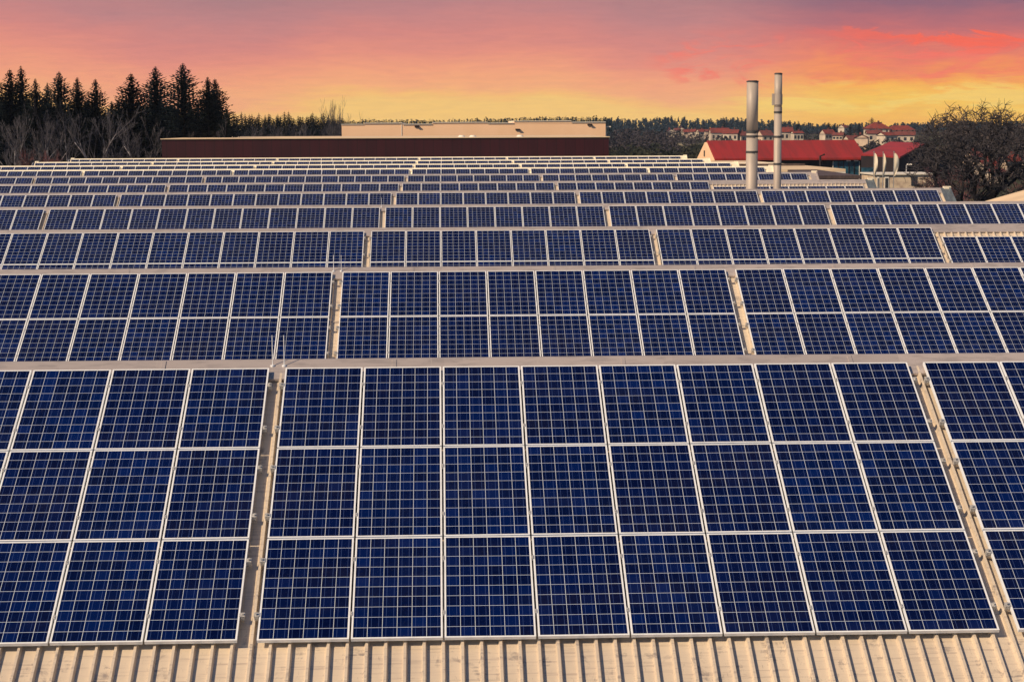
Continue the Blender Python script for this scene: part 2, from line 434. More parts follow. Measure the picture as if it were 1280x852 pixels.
def panel_label(p):
    k = p['k']; T = slope_T(k)
    # gaps of this slope that the photo shows, left to right
    gx = []
    for si in range(1, 6):
        n0, cnt, g = STRIPS[si]; X = XM + DX[k] + n0 * PP + (g - .5) * GG
        u = proj(T((X, .8, 0)))[0]
        if 0 < u < 1280: gx.append(si)
    where = SLOPE[k]; row = ROW[p['r']]
    if k >= 3: rowt = ''
    else: rowt = row + ' row, '
    shown = {0: 'blue solar panel', 1: 'blue solar panel', 2: 'blue solar panel'}.get(k, 'small blue solar panel')
    if p['si'] in gx:
        i = gx.index(p['si']) + 1
        return f"{shown}, {rowt}{where}, {ORD[p['c'] + 1]} right of its {ORD[i]} gap" , i
    i = 1
    return f"{shown}, {rowt}{where}, {ORD[p['cnt'] - p['c']]} left of its first gap", 0
n_lab = 0
stf, stg, stb = MB(), MB(), MB(); cnt_s = 0
for p in panels:
    T = slope_T(p['k'])
    c = T((p['x'], p['s'], 0))
    if id(p) in vid:
        lab, _ = panel_label(p)
        assert lab not in labels, lab
        labels.add(lab)
        n_lab += 1
        e = empty('solar_panel', c - Vector((0, -SA, CA)) * TH,
                  (AL + rnd.gauss(0, .0011), rnd.gauss(0, .0013), rnd.gauss(0, .0006)), lab, 'solar panel',
                  'solar panels in rows on the roof slopes')
        inst('frame', ME_FRAME, e, (0, 0, TH)); inst('cell_sheet', ME_GLASS, e, (0, 0, TH))
        if p['k'] < 2: inst('backsheet', ME_BACK, e, (0, 0, TH))
    else:
        TT = lambda q, p=p, T=T: T((p['x'] + q[0], p['s'] - q[1], q[2]))
        frame_mb(TT, stf); glass_mb(TT, stg, cnt_s % 60, cnt_s // 60); cnt_s += 1
# remaining panels: one object
i0 = len(stf.v); stf.v += stg.v; stf.f += [tuple(i0 + q for q in f) for f in stg.f]; stf.uv += stg.uv; stf.mi += [1] * len(stg.f)
o = stf.build('distant_solar_panels', [M_frame, M_cell])
tag(o, 'mass of small solar panels covering the far roof slopes', 'solar panels', 'solar panels in rows on the roof slopes', 'stuff')

# ------------------------------------------------------------------ mounting rails with clamps (nearest slopes)
def clamp_mesh():
    mb = MB(); mb.box((-.009, -.03, -.03), (.009, .03, .003)); mb.box((-.016, -.03, .0035), (.016, .03, .007)); mb.cyl((0, 0), .006, .0075, .013, 8)
    return mb.mesh('clamp', M_clamp)
ME_CLAMP = clamp_mesh()
def endclamp_mesh():
    mb = MB(); mb.box((0, -.032, -.044), (.046, .032, .002)); mb.box((-.012, -.032, .0025), (.050, .032, .008)); mb.cyl((.026, 0), .014, .0085, .030, 10)
    return mb.mesh('end_clamp', M_clamp)
ME_END = endclamp_mesh()
def foot_mesh():
    mb = MB(); mb.box((-.035, -.05, -.128), (.035, .05, -.12)); mb.box((-.006, -.03, -.1195), (.006, .03, -.085)); mb.cyl((.022, .0), .010, -.1195, -.105, 8)
    return mb.mesh('foot', M_clamp)
STRIPN = {1: 'far left', 2: 'left', 3: 'middle', 4: 'right', 5: 'far right'}
rail_me = {}
for k in (0, 1, 2):
    T = slope_T(k)
    for si in range(2, 6):
        n0, cnt, g = STRIPS[si]; off = .52 if (k == 2 and si == 5) else 0
        xa = XM + DX[k] + n0 * PP + g * GG; L = cnt * PP
        ua = proj(T((xa, 0, 0)))[0]; ub = proj(T((xa + L, 0, 0)))[0]
        if ua > 1290 or ub < -10: continue
        for r in range(3 if k == 0 else (2 if k == 1 else 1)):
            for h, hn in ((.38, 'upper'), (1.27, 'lower')):
                s = r * RP + h + off
                c = T((xa, s, -TH - .002))
                nm = f"aluminium mounting rail under {hn} part of {ROW[r]} panel row, {STRIPN[si]} block, {SLOPE[k]}"
                if k == 2: nm = f"aluminium mounting rail under {hn} half of top panels, {STRIPN[si]} block, {SLOPE[k]}"
                nm = nm.replace(' roof slope', ' slope')
                e = empty('mounting_rail', c, (AL, 0, 0), nm, 'mounting rail', 'rails that carry the solar panels')
                if cnt not in rail_me:
                    mb = MB(); mb.box((-.045, -.02, -.044), (L + .045, .02, -.003)); rail_me[cnt] = mb.mesh('rail_bar', M_alu)
                inst('rail_bar', rail_me[cnt], e)
                if k < 2 or r == 0:
                    for q in range(1, cnt): inst('clamp', ME_CLAMP, e, (q * PP, 0, TH + .002))
                o = inst('end_clamp', ME_END, e, (L - .004, 0, TH + .002)); 
                o = inst('end_clamp', ME_END, e, (.004, 0, TH + .002)); o.rotation_euler = (0, 0, math.pi)

# thin rods standing at the left walkway gap
for k, dxs in ((0, (-.075, .075)), (1, (-.09, .07)), (3, (-.05,))):
    T = slope_T(k); X = XM + DX[k] - GG / 2
    for j, dx in enumerate(dxs):
        b0 = T((X + dx, APEX_S + .12, CAP_N))
        mb = MB(); mb.tube([(0, 0, 0), (0, 0, .34 if k else .40)], [.0065, .005], 6); mb.cyl((0, 0), .028, -.01, .014, 10)
        o = mb.build('lightning_rod', M_frame); o.location = b0
        tag(o, f"thin pale rod on the ridge of the {SLOPE[k]}, {'left' if dx < 0 else 'right'} one" if len(dxs) > 1
            else f"single thin pale rod on the ridge of the {SLOPE[k]}", 'rod', 'thin rods on the ridges')

# ------------------------------------------------------------------ chimneys
M_steel = mat('weathered_flue', (.40, .37, .35), .55, .1, .4, mottle(1.2, (.43, .37, .325), (.36, .315, .285), (3, 3, .6)))
M_dark = mat('dark_band', (.05, .05, .055), .6)
def chimney(u, vtop, wpx, Y, label, bands, box=None, narrow=None):
    b0 = at(u, 235, Y); t = at(u, vtop, Y); px = F_PX / Y; r = wpx / px / 2
    zb = 5.0
    e = empty('chimney', (b0.x, Y, zb), label=label, cat='chimney', group='steel chimneys above the roof')
    H = t.z - zb
    def z(v): return at(u, v, Y).z - zb
    mb = MB(); mb.cyl((0, 0), r, 0, z(bands[-1]), 32); mb.cyl((0, 0), r * .985, z(bands[-1]) + .001, H - .03, 32)
    o = mb.build('flue', M_steel, e)
    for p in o.data.polygons: p.use_smooth = len(p.vertices) == 4
    mb = MB(); mb.cyl((0, 0), r * 1.05, H - .0295, H + .03, 32); mb.cyl((0, 0), r * .8, H + .031, H + .05, 32); mb.build('rim', M_dark, e)
    for v in bands:
        mb = MB(); mb.cyl((0, 0), r * 1.07, z(v) - .05, z(v) + .05, 32); mb.build('joint_band', M_dark, e)
    if box:
        for v0, v1, s in box:
            mb = MB(); mb.cyl((0, 0), r * s, z(v1), z(v0), 24); mb.build('sleeve', M_steel, e)
        vm = (box[0][0] + box[0][1]) / 2
        mb = MB(); mb.box((-r * 1.6, -r * .6, z(vm) - .28), (-r * .9, r * .3, z(vm) + .28)); mb.build('junction_box', M_steel, e)
    mb = MB(); mb.cyl((0, 0), r * 1.6, z(239), z(236), 32, r * 1.05); mb.build('roof_collar', M_cap, e)
    return e
chimney(939.5, 102, 14.5, 93.4, 'thicker and shorter steel chimney, left one of the two above the roof', [190, 170.5, 165], None)
chimney(971.5, 92.5, 9.6, 93.4, 'thinner and taller steel chimney with a box and dark bands, right of the thick one', [205, 171, 140.5], [(118, 131, 1.12), (134, 139.5, 1.06)])
mb = MB()
for v in (171,):
    a = at(947, v, 93.4); b_ = at(967, v, 93.4); mb.tube([a, b_], [.018, .018], 6)
tag(mb.build('tie_bar', M_dark), 'dark tie bar between the two steel chimneys', 'tie bar')

# ------------------------------------------------------------------ ground and terrain
def ground_z(x, y):
    t = max(0, min(1, (y - 500) / 900)); t = t * t * (3 - 2 * t)
    r = max(0, min(1, (x / max(y, 1) - .12) / .1))
    t2 = max(0, min(1, (y - 550) / 350)); t2 = t2 * t2 * (3 - 2 * t2)
    t4 = max(0, min(1, (y - 1750) / 550)); t4 = t4 * t4 * (3 - 2 * t4)
    return 3.2 * t4 + 3.5 * t + 3.6 * r * t2 * (1 - .3 * t) * (1 - t4) + .35 * math.sin(x * .02 + y * .013) * t
M_ground = mat('winter_grass', (.06, .06, .035), .95, 0, .1, mottle(.02, (.050, .055, .030), (.12, .10, .06), (1, .5, 1), .45, .7))
mb = MB(); xs = [-1600, -1250, -900, -600, -400, -250, -120, -60, 0, 60, 120, 180, 250, 320, 400, 500, 650, 900, 1250, 1600]
ys = [-400, -200, 0, 150, 300, 450, 550, 600, 650, 700, 750, 800, 850, 900, 1000, 1100, 1200, 1400, 1700, 1850, 2000, 2200, 2400]
vs = [(x, y, ground_z(x, y)) for y in ys for x in xs]; nx = len(xs)
mb.raw(vs, [(j * nx + i, j * nx + i + 1, (j + 1) * nx + i + 1, (j + 1) * nx + i) for j in range(len(ys) - 1) for i in range(nx - 1)])
tag(mb.build('ground', M_ground, smooth=True), kind='structure')
# pale track on the far field
M_field = mat('pale_field', (.30, .25, .17), .95, 0, .1, mottle(.05, (.34, .28, .19), (.20, .18, .11)))
a = at(800, 179.6, 1000); 
mb = MB(); n = 12; vs = []
for i in range(n + 1):
    x = a.x + (at(852, 179, 1000).x - a.x) * i / n
    for y in (930 - 20 * math.sin(i * .26), 1010 + 25 * math.sin(i * .3)):
        vs.append((x, y, ground_z(x, y) + .5))
mb.raw(vs, [(2 * i, 2 * i + 2, 2 * i + 3, 2 * i + 1) for i in range(n)])
tag(mb.build('field', M_field), kind='structure')

# ------------------------------------------------------------------ buildings
M_maroon = mat('maroon_cladding', (.055, .013, .016), .55, 0, .4)
def mar(n, b):
    v = n.n('ShaderNodeNewGeometry').outputs['Position']
    sp = n.n('ShaderNodeSeparateXYZ'); n.l(v, sp.inputs[0])
    fr = n.m('FRACT', n.m('MULTIPLY', sp.outputs[0], 1.0))
    t = n.noise(n.mapping(v, (.7, .7, .1)), 1, 4, .6)
    c = n.mix(n.smooth(t, .35, .65), (.042, .0060, .0115), (.030, .0050, .010))
    c = n.mix(n.m('MULTIPLY', n.m('LESS_THAN', fr, .12), .5), c, (.012, .004, .006)); n.l(c, b.inputs['Base Color'])
M_maroon = mat('maroon_cladding', (.055, .013, .016), .6, 0, .3, mar)
M_cream = mat('cream_render', (.66, .50, .36), .8, 0, .2, mottle(.25, (.95, .64, .42), (.90, .60, .38), (1, 1, .4)))
M_trim = mat('pale_trim', (.75, .70, .62), .6, 0, .3)
M_red = mat('red_roof', (.30, .030, .030), .6, 0, .4,
            mottle(.18, (.32, .024, .020), (.22, .024, .020), (5, .35, .35), .38, .66))
M_tan = mat('tan_roof', (.62, .46, .30), .7, 0, .3, mottle(.4, (.78, .60, .40), (.66, .50, .34), (.3, 2, 2)))
M_brown = mat('brown_roof', (.10, .07, .065), .7, 0, .3, mottle(2, (.11, .08, .075), (.07, .05, .05), (1, .3, .3)))
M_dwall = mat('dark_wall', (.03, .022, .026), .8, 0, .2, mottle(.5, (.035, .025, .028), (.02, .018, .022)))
M_glassb = mat('blue_glass', (.05, .16, .24), .12, .3, .8, mottle(.8, (.05, .18, .28), (.02, .07, .12), (1, 1, 1)))
M_win = mat('dark_window', (.03, .035, .05), .15, 0, .6)
M_white = mat('white_paint', (.78, .74, .68), .6, 0, .3)

def lbox(mb, c0, a, b_): mb.box(tuple(Vector(a) - c0), tuple(Vector(b_) - c0))
# long maroon hall
Y = 204; pl = at(202, 175, Y); pr = at(761, 171, Y); ztop = (pl.z + pr.z) / 2
e = empty('maroon_hall', (pl.x, Y, 0), label='long low windowless hall clad in dark maroon sheet behind the farthest panels', cat='hall')
W = pr.x - pl.x
mb = MB(); mb.box((0, 0, 0), (W, 34, ztop)); mb.build('wall', M_maroon, e)
mb = MB(); mb.box((-.12, -.12, ztop + .001), (W + .12, 34.1, ztop + .07)); mb.build('parapet_cap', M_tan, e)
for u in (591, 650, 577):
    p = at(u, 170, Y + 5); mb = MB(); mb.cyl((0, 0), .42, ztop + .071, ztop + .26, 16, .25); o = mb.build('skylight', M_trim, e); o.location = (p.x - pl.x, 5, 0)
# cream building behind, with a stepped parapet
Y = 246; p0 = at(427, 156, Y); p1 = at(757, 153, Y)
e = empty('cream_hall', (p0.x, Y, 0), label='large cream rendered hall with stepped parapet rising behind the maroon hall', cat='hall')
def hz(v, u=600, Y=246): return at(u, v, Y).z
W = p1.x - p0.x
mb = MB(); mb.box((0, 0, 0), (W, 30, hz(155.2))); mb.build('wall', M_cream, e)
for ua, ub, vt in ((455, 503, 153.4), (503.3, 540, 154.8), (540.3, 609, 152.8), (609.3, 642, 153.9), (642.3, 714, 151.6), (714.3, 757, 153.2)):
    xa = at(ua, 153, Y).x - p0.x; xb = min(at(ub, 153, Y).x - p0.x, W)
    mb = MB(); mb.box((xa, -.02, hz(155.2) + .001), (xb, 20, hz(vt) - .06)); mb.build('parapet', M_cream, e)
    mb = MB(); mb.box((xa, -.12, hz(vt) - .059), (xb, 20.1, hz(vt) + .03)); mb.build('coping', M_trim, e)
mb = MB(); mb.box((-.05, -.1, hz(155.2) + .001), (at(454.6, 153, Y).x - p0.x, .3, hz(154.9) + .05)); mb.build('coping', M_trim, e)
for u, v in ((521, 158), (647, 162), (737, 156)):
    p = at(u, v, Y); mb = MB(); mb.box((-.28, -.16, -.10), (.28, -.021, .10)); mb.box((-.05, -.30, -.05), (.35, -.161, .03))
    o = mb.build('wall_lamp', M_dwall, e); o.location = (p.x - p0.x, 0, p.z)
mb = MB(); mb.box((at(502, 160, Y).x - p0.x - .05, -.05, 0), (at(502, 160, Y).x - p0.x + .05, -.021, hz(155.3))); mb.build('downpipe', M_trim, e)
mb = MB(); mb.box((W + .001, 3, 5), (W + .4, 3.5, hz(160))); mb.box((W + .001, 2.5, hz(160) + .001), (W + .9, 4, hz(158.5))); mb.build('vent_pipe', M_trim, e)

# red roofed hall
Y = 325
A_ = at(889, 198.5, Y); B_ = at(1078.5, 196.5, Y); ev_z = (A_.z + B_.z) / 2; rz = at(970, 175.4, Y + 9).z
e = empty('red_roofed_hall', (A_.x, Y, 0), label='long hall with a plain red gable roof and pale left gable behind the chimneys', cat='hall')
W = B_.x - A_.x; D = 18
mb = MB(); t = .25
prof = [(-.8, ev_z), (D / 2, rz), (D + .8, ev_z), (D + .8, ev_z - t), (D / 2, rz - t), (-.8, ev_z - t)]
def prism(mb, prof, x0, x1):
    n = len(prof); vs = [(x0, y, z) for y, z in prof] + [(x1, y, z) for y, z in prof]
    mb.raw(vs, [(i, (i + 1) % n, n + (i + 1) % n, n + i) for i in range(n)])
    mb.raw(vs[:n], [tuple(range(n))]); mb.raw(vs[n:], [tuple(range(n))[::-1]])
prism(mb, prof, .5, W + .5); mb.build('roof', M_red, e)
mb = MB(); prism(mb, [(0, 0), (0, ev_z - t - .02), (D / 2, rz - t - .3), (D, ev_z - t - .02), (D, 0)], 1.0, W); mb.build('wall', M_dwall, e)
mb = MB(); prism(mb, [(-.8, ev_z - 2), (-.8, ev_z - .3), (D / 2, rz - .3), (D + .8, ev_z - .3), (D + .8, ev_z - 2)], .1, .49); mb.build('gable', M_cream, e)
mb = MB(); mb.box((.0, D / 2 - .5, ev_z + .2), (.095, D / 2 + .5, ev_z + 1.2)); mb.build('gable_window', M_win, e)
mb = MB(); mb.box((.5, -.95, ev_z - .35), (W + .5, -.805, ev_z - .1)); mb.build('gutter', M_red, e)
mb = MB(); xa = at(1041, 200, Y).x - A_.x; mb.box((xa, -.15, 0), (W - .6, -.005, ev_z - .6)); gl = mb.build('glass_front', M_glassb, e)
for i in range(6):
    x = xa + (W - .6 - xa) * i / 5; mb = MB(); mb.box((x - .05, -.25, 0), (x + .05, -.151, ev_z - .6)); mb.build('mullion', M_white if i in (0, 5) else M_dwall, gl)
for u in (1060, 1069.5):
    x = at(u, 198, Y).x - A_.x; mb = MB(); mb.box((x - .35, -.6, ev_z - .62), (x + .35, -.3, ev_z - .42)); mb.build('white_light_box', M_white, e)  # white painted boxes stand in for the white lights above the glass
# second red roof, turned
A_ = at(1077, 192.5, 322); B_ = at(1125, 196, 300); C_ = at(1157, 178.8, 312); D_ = at(1113, 177, 336)
E_ = at(1190, 196, 322)
c0 = Vector((A_.x, A_.y, 0))
e = empty('red_roofed_barn', c0, label='dark walled barn with a steep bright red roof right behind the three banners', cat='barn')
mb = MB(); T0 = lambda p: Vector(p) - c0
dn = Vector((0, 0, -.25))
mb.raw([T0(A_), T0(B_), T0(C_), T0(D_), T0(A_) + dn, T0(B_) + dn, T0(C_) + dn, T0(D_) + dn],
       [(0, 1, 2, 3), (7, 6, 5, 4), (0, 4, 5, 1), (1, 5, 6, 2), (2, 6, 7, 3), (3, 7, 4, 0)])
F_ = D_ + (E_ - C_)
mb.raw([T0(C_), T0(E_), T0(F_), T0(D_)], [(0, 1, 2, 3)]); mb.build('roof', M_red, e)
g = lambda p: Vector((p.x, p.y, 0)) - c0
i_ = Vector((.0, .4, -.3))
mb = MB(); mb.raw([T0(A_) + i_, T0(B_) + i_, g(B_) + Vector((0, .4, 0)), g(A_) + Vector((0, .4, 0)), T0(C_) + i_, T0(E_) + i_, g(E_) + Vector((0, .4, 0))],
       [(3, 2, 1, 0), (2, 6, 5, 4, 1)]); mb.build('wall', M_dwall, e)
a = at(1103, 202, 311); mb = MB(); mb.box((-1, -.1, -1.4), (1, .1, 1.2)); o = mb.build('door', M_glassb, e); o.location = Vector((a.x - 2.4, a.y + .0, 4.2)) - c0
# low red lean-to on its left
A2 = at(1070, 194, 300); 
# tan flat roofed halls in the middle right
def flat_hall(name, label, cat, ua, ub, v_front, v_back, Y, D, mroof, mwall, slope_right=0):
    p = at(ua, v_front, Y); q = at(ub, v_front, Y); zf = (p.z + q.z) / 2; zbk = at((ua + ub) / 2, v_back, Y + D).z
    e = empty(name, (p.x, Y, 0), label=label, cat=cat); W = q.x - p.x
    mb = MB(); mb.box((.2, .2, 0), (W - .2, D - .2, min(zf, zbk) - .31)); mb.build('wall', mwall, e)
    mb = MB(); vs = [(0, 0, zf), (W, 0, zf), (W - slope_right, D, zbk), (0, D, zbk)]
    vs += [(x, y, z - .3) for x, y, z in vs]
    mb.raw(vs, [(0, 1, 2, 3), (7, 6, 5, 4), (0, 4, 5, 1), (1, 5, 6, 2), (2, 6, 7, 3), (3, 7, 4, 0)]); mb.build('roof', mroof, e)
    return e, W, zf, zbk
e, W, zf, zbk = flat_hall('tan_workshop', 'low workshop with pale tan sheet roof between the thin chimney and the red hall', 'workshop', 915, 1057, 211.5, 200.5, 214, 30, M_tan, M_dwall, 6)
mb = MB(); mb.box((0, -.05, zf - .5), (W, -.001, zf - .32)); mb.build('gutter', M_trim, e)
for fr, h in ((.35, .25), (.62, .15)):
    mb = MB(); zz = zf + (zbk - zf) * fr; mb.box((0, 30 * fr, zz + .01), (W - 6 * fr - .5, 30 * fr + .4, zz + h)); mb.build('roof_kerb', M_brown if fr < .5 else M_trim, e)
x = at(1019, 207, 225).x - at(915, 211.5, 214).x
mb = MB(); mb.tube([(x, 8, zf), (x, 8, zf + 1.3), (x + .5, 8, zf + 1.5)], [.12, .12, .12], 8); mb.build('vent_pipe', M_dwall, e)
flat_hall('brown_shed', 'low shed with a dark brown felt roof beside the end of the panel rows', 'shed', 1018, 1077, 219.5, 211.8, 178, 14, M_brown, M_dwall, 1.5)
# cream annex with doors, below the banners
Y = 262; p = at(1093, 219, Y); q = at(1168, 218, Y)
e = empty('cream_annex', (p.x, Y, 0), label='low cream building with white doors and a dark window under the banners', cat='building')
W = q.x - p.x; zt = (p.z + q.z) / 2
M_annex = mat('annex_wall', (.62, .50, .36), .8, 0, .2, mottle(1.1, (.66, .54, .40), (.40, .30, .24), (1, 1, 1), .4, .72))
mb = MB(); mb.box((0, 0, 0), (W, 8, zt)); mb.build('wall', M_annex, e)
mb = MB(); mb.box((-.2, -.25, zt + .001), (W + .2, 8.2, zt + .18)); mb.build('roof', M_trim, e)
for ua, ub, m in ((1096, 1099, M_white), (1105.5, 1111, M_white), (1139, 1146.5, M_win)):
    xa = at(ua, 225, Y).x - p.x; xb = at(ub, 225, Y).x - p.x
    mb = MB(); mb.box((xa, -.06, 0 if m is M_white else zt - 1.5), (xb, -.002, zt - .25)); f = mb.build('door' if m is M_white else 'window', m, e)
    if m is M_white: mb = MB(); mb.box((xa + .1, -.09, .4), (xb - .1, -.061, zt - .45)); mb.build('pane', M_win, f)
# banners
M_banner = mat('banner_cloth', (.74, .68, .58), .85, 0, .1, mottle(1.2, (.78, .72, .62), (.66, .58, .46), (1, 1, .6)))
for i, (u, vt, wd, lab) in enumerate(((1092.5, 190, 5.4, 'cream banner on a pole at the left end of the annex, leftmost of three'),
                                      (1104, 190.5, 3.8, 'narrow cream banner on a pole, middle one of three before the barn'),
                                      (1117.5, 190, 6.6, 'widest cream banner on a pole, rightmost of three before the barn'))):
    Y = 256; b0 = at(u, vt, Y); H = b0.z; s = Y / F_PX
    e = empty('banner', (b0.x, Y, 0), (0, 0, -.45 + .1 * i), lab, 'banner', 'banners on poles before the barn')
    mb = MB(); mb.tube([(0, 0, 0), (0, 0, H)], [.07, .045], 8); mb.build('pole', M_alu, e)
    mb = MB(); n = 14; L = 29 * s; vs = []
    for j in range(n + 1):
        f = j / n; wj = wd * s * (.22 + .78 * math.sin(math.pi * min(1, f * 1.05) ** .9) ** .8) * (1 - .25 * f)
        for q in range(5):
            g_ = q / 4; vs.append((.06 + wj * g_, .18 * math.sin(g_ * 3 + f * 5 + i) * g_, H - .15 - f * L))
    vs2 = [(x, y + .02, z) for x, y, z in vs]; m_ = len(vs)
    fs = [(j * 5 + q, j * 5 + q + 1, (j + 1) * 5 + q + 1, (j + 1) * 5 + q) for j in range(n) for q in range(4)]
    mb.raw(vs + vs2, fs + [tuple(m_ + x for x in f[::-1]) for f in fs]); mb.build('cloth', M_banner, e, True)
    mb = MB(); mb.cyl((0, 0), .09, H - .02, H + .10, 8); mb.build('finial', M_alu, e)
# lamp post
b0 = at(1133, 206.5, 268)
e = empty('lamp_post', (b0.x, 268, 0), label='slender grey lamp post rising behind the cream annex in front of the barn', cat='lamp post')
mb = MB(); mb.tube([(0, 0, 0), (0, 0, b0.z), (.25, 0, b0.z + .08)], [.09, .07, .05], 8); mb.build('pole', M_alu, e)
mb = MB(); mb.box((.1, -.15, b0.z + .03), (.75, .15, b0.z + .2)); mb.build('lamp_head', M_white, e)
# tan roof at the right edge: one pitch rising to the right
Y = 112; p = at(1231, 251.5, Y); q = at(1300, 231.8, Y)
e = empty('tan_roofed_building', (p.x, Y - 14, 0), label='building with a shallow tan sheet roof rising at the right edge below the oak', cat='building')
W = (q.x - p.x) * 2.6; zr = p.z + (q.z - p.z) * 2.6
mb = MB(); vs = [(0, 0, p.z), (W, 0, zr), (2 * W, 0, p.z), (0, 14, p.z), (W, 14, zr), (2 * W, 14, p.z)]
vs += [(x, y, z - .22) for x, y, z in vs]
mb.raw(vs, [(0, 1, 4, 3), (1, 2, 5, 4), (9, 10, 7, 6), (10, 11, 8, 7), (0, 6, 7, 1), (1, 7, 8, 2), (3, 4, 10, 9), (4, 5, 11, 10), (0, 3, 9, 6), (2, 8, 11, 5)]); mb.build('roof', M_tan, e)
mb = MB(); prism(mb, [(.3, 0), (.3, p.z - .23), (13.7, p.z - .23), (13.7, 0)], .4, 2 * W - .4); mb.build('wall', M_annex, e)

# ------------------------------------------------------------------ village
M_vw = [mat('house_wall_a', (.6, .5, .4), .8, 0, .2, mottle(.2, (.62, .53, .42), (.46, .38, .32))), mat('house_wall_b', (.62, .48, .36), .8, 0, .2, mottle(.2, (.64, .5, .38), (.5, .38, .3)))]
M_vr = [mat('tile_roof_a', (.28, .055, .04), .8, 0, .2, mottle(.5, (.24, .045, .035), (.14, .04, .035))), mat('tile_roof_b', (.17, .05, .045), .8, 0, .2, mottle(.5, (.19, .055, .05), (.12, .045, .04)))]
def house(u, v, Y, wd, dp, hh, rh, rot, label, mi=0, mj=0, wins=3, grp='houses of the distant village'):
    b0 = at(u, v, Y); gz = b0.z
    e = empty('village_house', (b0.x, Y, gz), (0, 0, rot), label, 'house', grp)
    mb = MB(); mb.box((-wd / 2, -dp / 2, -8), (wd / 2, dp / 2, hh)); mb.build('wall', M_vw[mi], e)
    mb = MB()
    vs = [(-wd / 2 - .4, -dp / 2 - .4, hh + .01), (wd / 2 + .4, -dp / 2 - .4, hh + .01), (wd / 2 + .4, dp / 2 + .4, hh + .01), (-wd / 2 - .4, dp / 2 + .4, hh + .01), (-wd / 2 - .4, 0, hh + rh), (wd / 2 + .4, 0, hh + rh)]
    mb.raw(vs, [(0, 1, 5, 4), (2, 3, 4, 5), (3, 2, 1, 0)]); ro = mb.build('roof', M_vr[mj], e)
    mb = MB(); mb.raw([(-wd / 2, -dp / 2, hh + .02), (-wd / 2, dp / 2, hh + .02), (-wd / 2, 0, hh + rh - .3)], [(0, 1, 2)]); mb.build('gable', M_vw[mi], e); mb = MB()
    mb.raw([(wd / 2, -dp / 2, hh + .02), (wd / 2, dp / 2, hh + .02), (wd / 2, 0, hh + rh - .3)], [(0, 2, 1)]); mb.build('gable', M_vw[mi], e)
    for i in range(wins):
        x = -wd / 2 + wd * (i + .5) / wins
        mb = MB(); mb.box((x - .55, -dp / 2 - .05, hh * .35), (x + .55, -dp / 2 - .002, hh * .75)); mb.build('window', M_win, e)
    mb = MB(); mb.box((wd * .15, .3, hh + rh * .5), (wd * .15 + .7, 1.0, hh + rh + .8)); mb.build('chimney_stack', M_vr[1], ro)
    return e
V = [ # u, base v, Y, width, depth, wall, roof, rot, wall mat, roof mat, windows, label
 (838, 169, 1150, 4.5, 8, 2.6, 3, 1.57, 0, 0, 0, 'small cream gabled house left of the village, farthest left one'),
 (846, 167, 1300, 6, 8, 2.4, 2.6, .2, 0, 1, 2, 'small house with brown roof right of the leftmost gabled house'),
 (852, 165, 1400, 5, 7, 2.4, 2.6, 1.3, 0, 0, 1, 'tiny pale house high among the bare trees left of the red hall'),
 (858, 168.5, 1250, 8, 8, 2.0, 3.2, .1, 1, 0, 2, 'low red roofed house in the middle of the left village cluster'),
 (867, 168.5, 1200, 7, 8, 2.2, 3.2, -.2, 0, 0, 2, 'red roofed house above the pale gable of the long red hall'),
 (876, 169.5, 1150, 8, 8, 2.6, 3.0, .3, 0, 0, 3, 'white house with red roof just right above the pale gable'),
 (886, 169, 1120, 9, 8, 2.6, 2.6, 0, 1, 1, 3, 'wide pale house with brown roof left of the large cream house'),
 (899, 176, 1000, 13, 9, 4.5, 3.4, .05, 0, 0, 4, 'large cream house with red roof close left of the thick chimney'),
 (914, 176, 980, 9, 9, 4.0, 2.6, -.3, 0, 0, 3, 'cream house with red roof between the large cream house and the thick chimney'),
 (927, 176, 980, 7, 8, 3.0, 2.6, .5, 1, 1, 2, 'small pale house partly behind the thick chimney'),
 (956, 176, 960, 7, 8, 3.0, 3.0, .3, 1, 1, 2, 'small brown roofed house seen between the two chimneys'),
 (982, 175.5, 940, 7.5, 8, 4.4, 3.0, 0, 0, 0, 3, 'cream house with pointed red roof just right of the thin chimney'),
 (996, 176, 930, 6.5, 8, 4.0, 1.5, .1, 0, 0, 3, 'cream house with flat brown roof second right of the thin chimney'),
 (1034, 174, 900, 7, 6, 2.8, 2.6, .4, 0, 0, 3, 'pale house with brown roof above the right half of the red hall'),
 (1048, 175, 890, 6, 6, 2.4, 1.8, -.4, 1, 1, 3, 'pinkish low house right of the pale one above the red hall'),
 (1054, 165, 1150, 6, 7, 3.2, 2.6, .7, 0, 1, 2, 'small bright house high on the slope among dark trees'),
 (1066, 180, 760, 7, 6, 2.0, 2.0, .25, 0, 1, 2, 'low pale house with shallow roof just above the right end of the red hall'),
 (1077, 181, 750, 3, 6, 3.0, 1.6, 1.2, 1, 0, 1, 'narrow pale gable between the red hall and the red barn'),
 (1092, 177, 800, 7, 8, 3.6, 1.8, -.1, 0, 1, 2, 'small pale house below the left wing of the manor'),
 (1110, 178, 790, 8, 8, 3.2, 1.6, .3, 0, 0, 3, 'small pale house below the middle of the manor'),
 (1131, 178, 790, 9, 8, 3.2, 2.0, -.2, 0, 1, 3, 'small house right below the right wing of the manor'),
 (1233, 215, 420, 4, 5, 1.6, 1.4, .3, 0, 0, 2, 'red roofed house glimpsed through the oak branches near the trunk'),
 (1262, 209, 450, 4, 5, 1.6, 1.8, .1, 1, 0, 2, 'house with bright red gable seen through the right branches of the oak'),
 (1276, 206, 520, 5, 5, 1.8, 1.2, -.2, 0, 1, 2, 'pale house behind the oak at the right edge of the photo'),
 (1216, 206, 480, 4, 5, 2.2, 1.6, .5, 1, 1, 2, 'brownish house seen through the middle of the oak crown'),
 (1243, 221, 400, 3.5, 4, 1.2, .8, .1, 0, 1, 1, 'low white shed seen right beside the oak trunk'),
]
